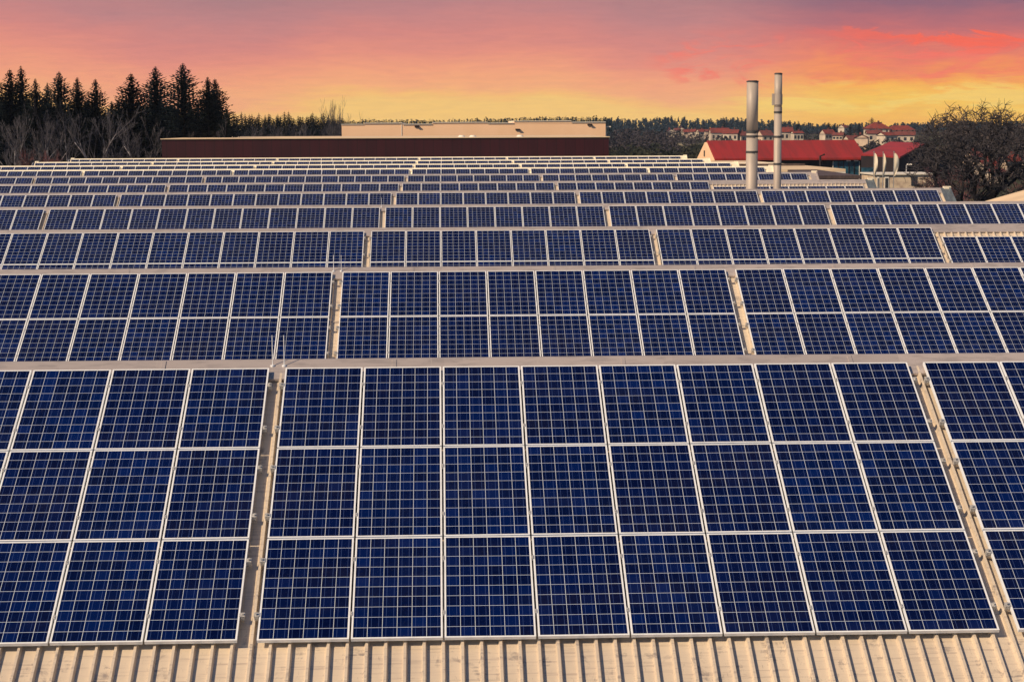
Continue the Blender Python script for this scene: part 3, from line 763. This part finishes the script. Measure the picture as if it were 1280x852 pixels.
for u, v, Y, wd, dp, hh, rh, ro, mi, mj, wn, lab in V:
    q_ = (.5 + .22 * rnd.random()) if Y > 1100 else ((.68 + .2 * rnd.random()) if Y > 850 else .85)
    house(u, v - (0 if Y > 1100 else -1), Y, wd * q_, dp * q_, hh * (.8 if Y > 1100 else 1), rh * q_, ro, lab, mi, mj, wn if Y < 1100 else 1)
# manor
Y = 880; b0 = at(1086, 171, Y); e = empty('manor_house', (b0.x, Y, b0.z), label='large cream manor with red hipped roof on the hill left of the oak', cat='manor')
s = Y / F_PX
def hip(mb, x0, x1, y0, y1, z, h, inset):
    o = .6; vs = [(x0 - o, y0 - o, z), (x1 + o, y0 - o, z), (x1 + o, y1 + o, z), (x0 - o, y1 + o, z), (x0 + inset, (y0 + y1) / 2, z + h), (x1 - inset, (y0 + y1) / 2, z + h)]
    mb.raw(vs, [(0, 1, 5, 4), (1, 2, 5), (2, 3, 4, 5), (3, 0, 4), (3, 2, 1, 0)])
wl = 27 * s; wr = 32 * s; h1 = 10 * s; 
mb = MB(); mb.box((0, 0, -6), (wl, 11, h1)); mb.box((wl + .001, 2, -6), (wl + wr, 11, h1 - .8)); mb.build('wall', M_vw[0], e)
mb = MB(); hip(mb, 0, wl, 0, 11, h1 + .01, 8 * s, 3.6); mb.build('roof', M_vr[0], e)
mb = MB(); hip(mb, wl + .7, wl + wr, 2, 11, h1 - .79, 6 * s, 2.0); mb.build('roof', M_vr[0], e)
for i in range(9):
    for j in (0, 1):
        x = .8 + i * (wl + wr - 1.6) / 8; y = 0 if x < wl else 2
        mb = MB(); mb.box((x - .4, y - .06, .4 + j * 1.8), (x + .4, y - .002, 1.4 + j * 1.8)); mb.build('window', M_win, e)
mb = MB(); mb.box((wl * .5, 4, h1 + 2), (wl * .5 + .8, 4.8, h1 + 8 * s + .7)); mb.build('chimney_stack', M_vr[1], e)
mb = MB(); mb.box((wl - 1, -4, -3), (wl + wr * .8, -.05, .2)); mb.build('terrace', M_vw[1], e)

# ------------------------------------------------------------------ vegetation
def leafmat(name, c1, c2, sc=1.2):
    return mat(name, c1, .85, 0, .15, mottle(sc, c1, c2, (1, 1, 1), .4, .65, world_space=False))
M_spr = [leafmat('spruce_needles_a', (.006, .011, .012), (.014, .024, .024)), leafmat('spruce_needles_b', (.014, .024, .028), (.034, .050, .054))]
M_bark = mat('spruce_bark', (.06, .045, .04), .9, 0, .1, mottle(6, (.07, .05, .045), (.035, .028, .026)))
M_birch = mat('pale_bark', (.30, .28, .31), .85, 0, .1, mottle(3, (.36, .34, .37), (.14, .12, .13), (1, 1, .5)))
M_twig = mat('grey_twigs', (.10, .085, .095), .9, 0, .1, mottle(.6, (.115, .108, .125), (.055, .052, .065)))
M_twigr = mat('reddish_twigs', (.16, .07, .07), .9, 0, .1, mottle(1, (.18, .08, .085), (.10, .05, .055)))
M_oak = mat('oak_bark', (.04, .036, .040), .9, 0, .1, mottle(2, (.026, .024, .028), (.014, .014, .018)))
M_oaktw = mat('oak_twigs', (.05, .042, .046), .9, 0, .1, mottle(.7, (.062, .056, .064), (.030, .030, .038)))

def spruce_meshes(H, Rr, seed, dens=1., m=0, gap=0.):
    r = random.Random(seed); tb = MB(); tb.tube([(0, 0, 0), (0, 0, H * .5), (0, 0, H)], [H * .017, H * .010, .02], 7)
    mb = MB(); z = H * .06
    while z < H * .995:
        f = z / H; dt = H - z; L = Rr * 1.0 * (1 - math.exp(-(dt / 4.6) ** 1.15)) * r.uniform(.76, 1.12) + .08
        nb = 6 if f > .9 else 9
        if r.random() < gap: z += H * .02
        a0 = r.random() * 6.28
        for q in range(nb):
            if r.random() < .08 + gap: continue
            a = a0 + 6.283 * q / nb + r.uniform(-.25, .25); l = L * r.uniform(.7, 1.12)
            ca, sa = math.cos(a), math.sin(a); up_ = .35 * f - .12
            ns = max(2, int(l / .42 * dens))
            prev = Vector((0, 0, z))
            for j in range(1, ns + 1):
                t = j / ns; rr = l * t
                zz = z + rr * up_ - .30 * rr * (1 - f) * math.sin(t * 2.2) + .10 * l * t * t
                c = Vector((ca * rr, sa * rr, zz)); d = c - prev
                wd = (.26 + .46 * (1 - t)) * (.55 + .45 * (1 - f)) * r.uniform(.75, 1.3)
                side = Vector((-sa, ca, 0))
                # two drooping sprays and one hanging curtain
                for sg in (-1, 1):
                    tip = prev + d * r.uniform(.4, 1.1) + side * sg * wd + Vector((0, 0, -r.uniform(.08, .3) * wd))
                    mb.face([prev, prev + d * r.uniform(.7, 1.15), tip])
                hang = prev + d * .5 + Vector((r.uniform(-.08, .08), r.uniform(-.08, .08), -wd * r.uniform(.5, 1.0)))
                mb.face([prev, hang, c])
                prev = c
        z += (.20 + .16 * (1 - f)) / dens * H / 20
    return tb.mesh('trunk', M_bark), mb.mesh('crown', M_spr[m])

def bare_meshes(H, spread, seed, mt, mc, levels=5, trunk_r=None, fork=.35, up_bias=.35, nkids=(3, 4), thin=.012, lean=0, twig_len=.62, wig=.16):
    r = random.Random(seed); tb = MB(); mb = MB(); tr = trunk_r or H * .015
    def grow(p, d, L, rad, lev):
        n = 3; pts = [p]; dd = d.copy()
        for i in range(n):
            dd = (dd + Vector((r.gauss(0, wig), r.gauss(0, wig), r.gauss(0, wig * .6) + up_bias * .12))).normalized()
            pts.append(pts[-1] + dd * L / n)
        rads = [rad * (1 - .45 * i / n) for i in range(n + 1)]
        if lev >= levels - 1: rads[-1] = rad * .3
        (tb if lev <= 1 else mb).tube(pts, rads, 8 if lev == 0 else (5 if lev < 3 else 3), cap=False)
        if lev >= levels: return
        for q in range(r.randint(*nkids) + (1 if lev == 0 else 0)):
            i = n if q == 0 else r.randint(1, n); base = pts[i]
            if i < n: base = base.lerp(pts[i + 1] if i + 1 <= n else pts[i], r.random())
            a = r.random() * 6.283; o = dd.orthogonal().normalized(); o.rotate(Matrix.Rotation(a, 3, dd))
            sp = spread * (r.uniform(.45, 1.1) if q else r.uniform(.1, .4))
            nd = (dd + o * sp + Vector((0, 0, up_bias * .3))).normalized()
            grow(base, nd, L * r.uniform(twig_len - .12, twig_len + .14), max(thin, rad * .55 * r.uniform(.7, 1.05)), lev + 1)
    grow(Vector((0, 0, 0)), Vector((lean, 0, 1)).normalized(), H * fork, tr, 0)
    return tb.mesh('trunk', mt), mb.mesh('crown', mc)

def tree(name, me, loc, scale, rotz, label, cat, group=None):
    e = empty(name, loc, (0, 0, rotz), label, cat, group); e.scale = scale
    inst('trunk', me[0], e); inst('crown', me[1], e); return e

# tall spruces at the left
SP = [spruce_meshes(20, 4.0, 11, 1.15, 0), spruce_meshes(20, 3.6, 12, 1.1, 0, .05), spruce_meshes(20, 4.2, 13, 1.1, 1, .03), spruce_meshes(20, 3.9, 14, 1.2, 0)]
tips = [(-4, 101, 1, 228), (12, 86, 0, 222), (26, 82, 1, 226), (44, 98, 3, 220), (59, 103, 1, 232), (73.6, 89, 2, 224), (96.5, 96.5, 3, 220), (119, 98, 0, 219),
        (163.5, 91, 0, 222), (194, 82.5, 2, 226), (228.5, 78.5, 2, 222), (259.5, 96, 3, 221), (268.5, 98, 0, 225), (282.5, 133, 3, 218)]
desc = ['spruce cut by the left edge of the photo', 'dark spruce second from the left edge with a slim tip', 'slim tall spruce at left, third from the edge', 'short dense spruce just right of the slim tall pair',
        'small low spruce peeking out between two taller ones at left', 'broad open spruce above the grey bare trees', 'dense pointed spruce left of the lone narrow one', 'narrow dark spruce left of the bare twiggy top',
        'dense wide black spruce in the middle of the forest edge', 'open branched spruce between the wide black one and the tallest', 'tallest spruce of the forest edge with open layered branches', 'left tip of the twin spruce at the right end of the forest',
        'right tip of the twin spruce at the right end of the forest', 'lowest spruce at the right foot of the twin pair']
widen = [1, 1.0, .85, .8, .7, 1.0, .9, .85, 1.15, 1.0, 1.1, .95, 1.0, .55]
for (u, v, i, Y), ds, wdn in zip(tips, desc, widen):
    p = at(u, v, Y); s = p.z / 20
    tree('spruce_tree', SP[i], (p.x, Y, 0), (s * wdn, s * wdn, s), rnd.random() * 6, ds, 'spruce', 'tall spruces at the left forest edge')
# lower spruces filling the edge
for j in range(56):
    u = -22 + j * 5.5 + rnd.uniform(-3, 3); v = rnd.uniform(121, 144) + (14 if u > 268 else 0); Y = rnd.uniform(229, 250)
    p = at(u, v, Y); s = p.z / 20
    tree('spruce_tree', SP[j % 4], (p.x, Y, 0), (s * 1.25, s * 1.25, s), rnd.random() * 6, 'dark lower spruce standing in the shade among the tall spruces of the left forest', 'spruce', 'lower spruces inside the left forest')
# bare trees before the spruces
BT = [bare_meshes(15, .60, 21, M_birch, M_twig, 5, .20, .46, .4, twig_len=.50), bare_meshes(15, .65, 22, M_birch, M_twig, 5, .19, .42, .4, twig_len=.52), bare_meshes(15, .50, 23, M_birch, M_twig, 5, .16, .5, .45, twig_len=.48),
      bare_meshes(15, .75, 24, M_twigr, M_twigr, 5, .10, .2, .3, (4, 5))]
def mesh_top(me): return max(v.co.z for v in me.vertices)
BTH = [mesh_top(m[1]) for m in BT]
bares = [(6, 128, 0, 208, 'pale trunked bare tree near the left edge of the photo'), (38, 140, 1, 210, 'bare tree with thin grey crown below the slim spruces'),
         (68, 122, 0, 210, 'grey bare tree with one straight trunk below the open spruce'), (86, 120, 1, 208, 'widest grey bare tree with a forked pale trunk'),
         (95, 132, 2, 209, 'slender pale tree right beside the forked bare tree'), (130, 138, 2, 211, 'slim bare tree under the lone narrow spruce'),
         (146, 150, 0, 208, 'bare tree with bright pale trunk left of the wide black spruce'), (151, 158, 1, 209, 'low bare tree leaning at the foot of the wide black spruce'),
         (178, 158, 1, 208, 'short grey bare tree under the gap between two big spruces'), (198, 166, 0, 207, 'small grey bare tree at the left end of the maroon hall'),
         (143, 99, 2, 236, 'bare twiggy treetop showing against the sky between two spruces'),
         (52, 150, 2, 209, 'thin dark bare tree between the two straight pale trunks'), (112, 152, 1, 212, 'bare tree in the dark gap right of the forked tree'),
         (228, 163, 1, 214, 'bare crown showing over the left part of the maroon hall'), (246, 165, 0, 214, 'bare crown over the maroon hall under the twin spruce'), (285, 146, 1, 216, 'grey bare tree at the right end of the tall forest edge'),
         (18, 160, 1, 206, 'low bare tree between left edge and the reddish shrub')]
for j in range(9):
    u = rnd.uniform(-5, 195); v = rnd.uniform(132, 168); i = j % 3; Y = rnd.uniform(212, 218); p = at(u, v, Y); s = p.z / BTH[i]
    tree('bare_tree', BT[i], (p.x, Y, 0), (s * .8, s * .8, s), rnd.random() * 6, 'grey bare tree standing among others in the shade of the left spruces', 'bare tree', 'further bare trees at the left forest edge')
for u, v, i, Y, ds in bares:
    p = at(u, v, Y); s = p.z / BTH[i]
    tree('bare_tree', BT[i], (p.x, Y, 0), (s * .85, s * .85, s), rnd.random() * 6, ds, 'bare tree', 'bare trees before the left spruces')
p = at(29, 184, 203); s = p.z / BTH[3]
tree('reddish_shrub', BT[3], (p.x, 203, 0), (s * .62, s * .62, s), 1, 'reddish bare shrub low at the foot of the left forest', 'shrub')
# far forest edge x 285-430 : individual small spruces
SF = [spruce_meshes(20, 3.2, 31, .55, 1), spruce_meshes(20, 3.6, 32, .55, 0), spruce_meshes(20, 2.8, 33, .55, 1)]
for j in range(96):
    row = j % 3; u = 283 + (j // 3) * 4.75 + rnd.uniform(-2.5, 2.5)
    v = [141.5, 146, 155][row] + rnd.uniform(-3.5, 5) + max(0, (u - 395) * .13); Y = [352, 340, 326][row] + rnd.uniform(-5, 5)
    p = at(u, v, Y); s = p.z / 20
    tree('spruce_tree', SF[j % 3], (p.x, Y, 0), (s * 1.1, s * 1.1, s), rnd.random() * 6,
         'small spruce in the even far forest edge between the tall spruces and the cream hall', 'spruce', 'small spruces of the far forest edge')
for j in range(22):
    u = 287 + j * 6.4 + rnd.uniform(-2, 2); v = rnd.uniform(152, 162); Y = rnd.uniform(312, 322); i = j % 3
    p = at(u, v, Y); s = p.z / BTH[i]
    tree('bare_tree', BT[i], (p.x, Y, 0), (s, s, s), rnd.random() * 6, 'low grey bare tree before the far forest edge left of the cream hall', 'bare tree', 'bare trees before the far forest edge')
ST = bare_meshes(15, .35, 41, M_twig, M_twig, 4, .10, .45, .8, (3, 4), .02)
sth = mesh_top(ST[1])
for u, v, ds in ((417, 119, 'tallest thin bare tree sticking out above the far forest'), (410, 124, 'second thin bare tree just left of the tallest one above the far forest'), (427, 136, 'short thin bare treetop right of the tallest one')):
    p = at(u, v, 300); s = p.z / sth; tree('bare_tree', ST, (p.x, 300, 0), (s * .8, s * .8, s), u, ds, 'bare tree', 'thin bare trees above the far forest')

# woods farther away: one mass each
def wood(name, items, m, label, kind=0):
    mb = MB(); r = random.Random(hash(name) % 1000 if False else len(name))
    for (x, y, z0, h, w_) in items:
        nb = 40 if kind == 0 else 40
        for q in range(nb):
            f = r.random() ** .8; zz = z0 + h * (.12 + .88 * f)
            rr = w_ * ((1 - f) ** .8 + .08 if kind == 0 else math.sin(math.pi * min(.97, .15 + f * .85)) ** .7) * r.uniform(.2, 1)
            a = r.random() * 6.283; c = Vector((x + rr * math.cos(a), y + rr * math.sin(a), zz)); e_ = w_ * r.uniform(.12, .32)
            d1_ = Vector((r.gauss(0, 1), r.gauss(0, 1), r.gauss(0, .6))).normalized() * e_; d2_ = Vector((r.gauss(0, 1), r.gauss(0, 1), r.gauss(0, 1))).normalized() * e_
            mb.face([c - d1_, c + d2_, c + d1_]); 
        if kind == 0: mb.face([(x - .25 * w_, y, z0 + h * .6), (x + .25 * w_, y, z0 + h * .6), (x, y, z0 + h)])
    return tag(mb.build(name, m), label, 'wood', kind='stuff')
M_farwood = leafmat('far_conifers_hazed', (.010, .024, .036), (.022, .044, .060), .05)  # blue of the distance haze is mixed into the needle colours
M_farbare = leafmat('far_bare_trees', (.032, .030, .038), (.062, .052, .060), .04)
r = random.Random(5); items = []
tops = [(425, 151), (460, 150), (503, 150.5), (560, 150), (610, 148.5), (640, 148.5), (665, 147), (700, 146.5), (757, 146.5)]
def interp(T, u):
    for (a, va), (b_, vb) in zip(T, T[1:]):
        if a <= u <= b_: return va + (vb - va) * (u - a) / (b_ - a)
    return T[0][1] if u < T[0][0] else T[-1][1]
u = 405
while u < 765:
    Y = r.uniform(690, 760); p = at(u, interp(tops, u) + r.uniform(-1.3, 2.6), Y); h = r.uniform(11, 14); items.append((p.x, Y, p.z - h, h, 1.7)); u += r.uniform(.5, 1.3)
wood('forest_strip', items, M_farwood, 'thin dark line of treetops showing above the cream hall')
tops2 = [(740, 148), (770, 147), (800, 146.5), (850, 145.5), (880, 147.5), (895, 149.5), (903, 146), (930, 147), (960, 149.5), (985, 150), (1000, 152.5), (1020, 153.5), (1060, 154), (1160, 152), (1310, 150)]
items = []
for j in range(1500):
    u = r.uniform(745, 1310); f = r.random(); vt = interp(tops2, u)
    depth = 1650 - 300 * f; v = vt + f * (20 if u < 960 else 11) + r.uniform(-.8, 1.2)
    p = at(u, v, depth); h = r.uniform(9, 13); items.append((p.x, depth, p.z - h, h, 4.2))
wood('hill_forest', items, M_farwood, 'dark blue green conifer forest along the low hill on the horizon')
items = []
for j in range(640):
    if j < 230: u = r.uniform(757, 850); v = r.uniform(160, 184) + max(0, (u - 800) * .10); Yd = 1080 - (v - 150) * 14
    elif j < 520: u = r.uniform(830, 1160); v = r.uniform(160, 176); Yd = 1240 - (v - 158) * 20
    else: u = r.uniform(1060, 1165); v = r.uniform(172, 190); Yd = 800 - (v - 172) * 9
    p = at(u, v, Yd); h = r.uniform(5, 8) if u > 850 else r.uniform(7, 10); items.append((p.x, Yd, p.z - h, h, 3.0))
wood('bare_woodland', items, M_farbare, 'brown grey bare trees and bushes between the village houses', 1)
items = []
for j in range(170):
    u = r.uniform(757, 892); v = r.uniform(178.5, 189); Yd = 760 - (v - 178) * 22
    p = at(u, v, Yd); h = r.uniform(4, 5.5); items.append((p.x, Yd, p.z - h, h, 2.6))
M_hedge = leafmat('dark_bushes', (.022, .028, .020), (.045, .045, .030), .1)
wood('bush_belt', items, M_hedge, 'belt of dark green bushes beyond the last panels right of the maroon hall', 1)
items = []
for j in range(520):
    u = r.uniform(1075, 1330); v = r.uniform(150 if u > 1180 else 196, 215); Yd = 640 - (v - 150) * 3.5
    p = at(u, v + 3, Yd); h = r.uniform(5, 8); items.append((p.x, Yd, p.z - h, h, 3.2))
M_backbare = leafmat('back_bare_trees', (.05, .046, .052), (.13, .10, .095), .10)
wood('woodland_behind_oak', items, M_backbare, 'brown bare woodland filling the view behind the oak', 1)
# single conifers on the village slope
for u, v, Y, ds in ((1036, 152.5, 1000, 'dark wide conifer on the slope above the red hall'), (1063, 155, 960, 'dark conifer left of the bright small house on the slope'), (1043, 155, 980, 'narrow conifer right of the dark wide one'),
                    (1090, 146.5, 930, 'tall conifer standing directly behind the manor roof'), (997, 153.5, 1050, 'dark conifer right of the thin chimney above the cream houses'), (1074, 153, 940, 'conifer between the slope house and the manor'), (850, 160, 1080, 'dark conifer among the leftmost village houses'),
                    (905, 148, 1200, 'conifer clump left of the thick chimney on the skyline')):
    p = at(u, v, Y); h = 11 if Y < 1100 else 14; s = h / 20
    tree('spruce_tree', SF[int(u) % 3], (p.x, Y, p.z - h), (s * 1.9, s * 1.9, s), u, ds, 'conifer', 'single conifers on the village slope')

# the big oak
def oak_meshes(seed):
    """limbs that reach through an uneven dome, thickness summed from the twigs down"""
    r = random.Random(seed)
    P = [Vector((0, 0, 0)), Vector((.1, 0, 2.2)), Vector((.0, .1, 4.4)), Vector((.25, 0, 6.0))]; par = [-1, 0, 1, 2]; plen = [0, 2.2, 4.4, 6]
    lobes = [(Vector((r.uniform(-1, 1), r.uniform(-1, 1), r.uniform(-.3, 1))).normalized(), r.uniform(.90, 1.06)) for _ in range(14)]
    T_ = []
    while len(T_) < 1900:
        d = Vector((r.gauss(0, 1), r.gauss(0, 1), r.gauss(0, 1))).normalized()
        if d.z < 0 and r.random() < .45: d.z = -d.z
        q = max(range(14), key=lambda i: d.dot(lobes[i][0])); f = r.random() ** .36 * lobes[q][1]
        p = Vector((d.x * 6.6 * f, d.y * 5.6 * f, 8.6 + d.z * (5.0 if d.z > 0 else 3.4) * f))
        if math.hypot(p.x, p.y) < 1.2 and p.z < 8: continue
        T_.append(p)
    T_.sort(key=lambda p: (p - Vector((0, 0, 6.3))).length + r.uniform(0, .8))
    for t in T_:
        best = min(range(2, len(P)), key=lambda i: (P[i] - t).length + .22 * plen[i] + (3 if i == 2 else 0))
        a = P[best]; L = (t - a).length; n = max(1, int(L / .45)); prev = best
        for j in range(1, n + 1):
            w_ = min(.30, .12 * L) * math.sin(math.pi * j / n) if n > 1 else 0
            p = a.lerp(t, j / n) + Vector((r.gauss(0, .06), r.gauss(0, .06), r.gauss(0, .05) - w_))
            P.append(p); par.append(prev); plen.append(plen[prev] + L / n); prev = len(P) - 1
    k_ = [0] * len(P)
    for i in range(len(P) - 1, 0, -1):
        if k_[i] == 0: k_[i] = 1
        k_[par[i]] += k_[i]
    rad = [max(.026, .0170 * c ** .53) for c in k_]; rad[0] = .75; rad[1] = .58; rad[2] = .52; rad[3] = .45
    tb, mb = MB(), MB()
    tb.tube(P[:4], rad[:4], 10)
    for i in range(4, len(P)):
        q = par[i]; m_ = 3 if rad[i] < .05 else 6
        (tb if rad[i] > .075 else mb).tube([P[q], P[i]], [min(rad[q], rad[i] * 1.35), rad[i]], m_, cap=False)
        if rad[i] < .045 and r.random() < .9:
            for z_ in range(r.randint(2, 3) + (2 if P[i].z > 10.5 else 0)):
                d = Vector((r.gauss(0, 1), r.gauss(0, 1), r.gauss(.15, .8))).normalized(); p = P[i]; pts = [p]
                for y_ in range(3):
                    d = (d + Vector((r.gauss(0, .2), r.gauss(0, .2), r.gauss(0, .2)))).normalized(); p = p + d * r.uniform(.14, .30); pts.append(p)
                mb.tube(pts, [.024, .020, .016, .010], 3, cap=False)
    return tb.mesh('trunk', M_oak), mb.mesh('crown', M_oaktw)
OK = oak_meshes(77)
zs_ = sorted(v.co.z for v in OK[1].vertices); zmax = zs_[int(len(zs_) * .965)]; Y = 150; p = at(1226, 143.5, Y); s = p.z / zmax
tree('oak_tree', OK, (p.x, Y, 0), (s * .86, s * .86, s), 0, 'large spreading bare oak with a dense dark tangle of branches at the right', 'oak')
print('OAK', len(OK[1].polygons), zmax)
# brush at the oak's foot
for u, v, Y, i, lab in ((1176, 205, 175, 3, 'dark bare bush between the cream annex and the oak'), (1196, 222, 168, 3, 'dark bush left of the oak trunk behind the roof edge'), (1262, 222, 170, 3, 'dark bush right of the oak trunk above the tan roof')):
    p = at(u, v, Y); s = p.z / BTH[3]
    e = empty('bush', (p.x, Y, 0), (0, 0, u), lab, 'bush', 'bushes around the oak'); e.scale = (s * 1.2, s * 1.2, s)
    o = inst('trunk', BT[3][0], e); o = inst('crown', BT[3][1], e)
print('PANELS', len(panels), 'vis', len(vis), min(p['A'] for p in vis), 'total visible', len([p for p in panels if p['A'] > 3]))

# ------------------------------------------------------------------ haze over the distance
mh = bpy.data.materials.new('haze_air'); mh.use_nodes = True; n = N(mh.node_tree)
pv_ = n.n('ShaderNodeVolumePrincipled'); pv_.inputs['Color'].default_value = (.62, .74, 1, 1); pv_.inputs['Density'].default_value = .00006; pv_.inputs['Anisotropy'].default_value = .0
n.l(pv_.outputs[0], n.n('ShaderNodeOutputMaterial').inputs['Volume'])
mb = MB(); mb.box((-1620, -420, -1), (1620, 2420, 45)); tag(mb.build('haze', mh), 'thin bluish haze over the distant woods and village', kind='stuff')
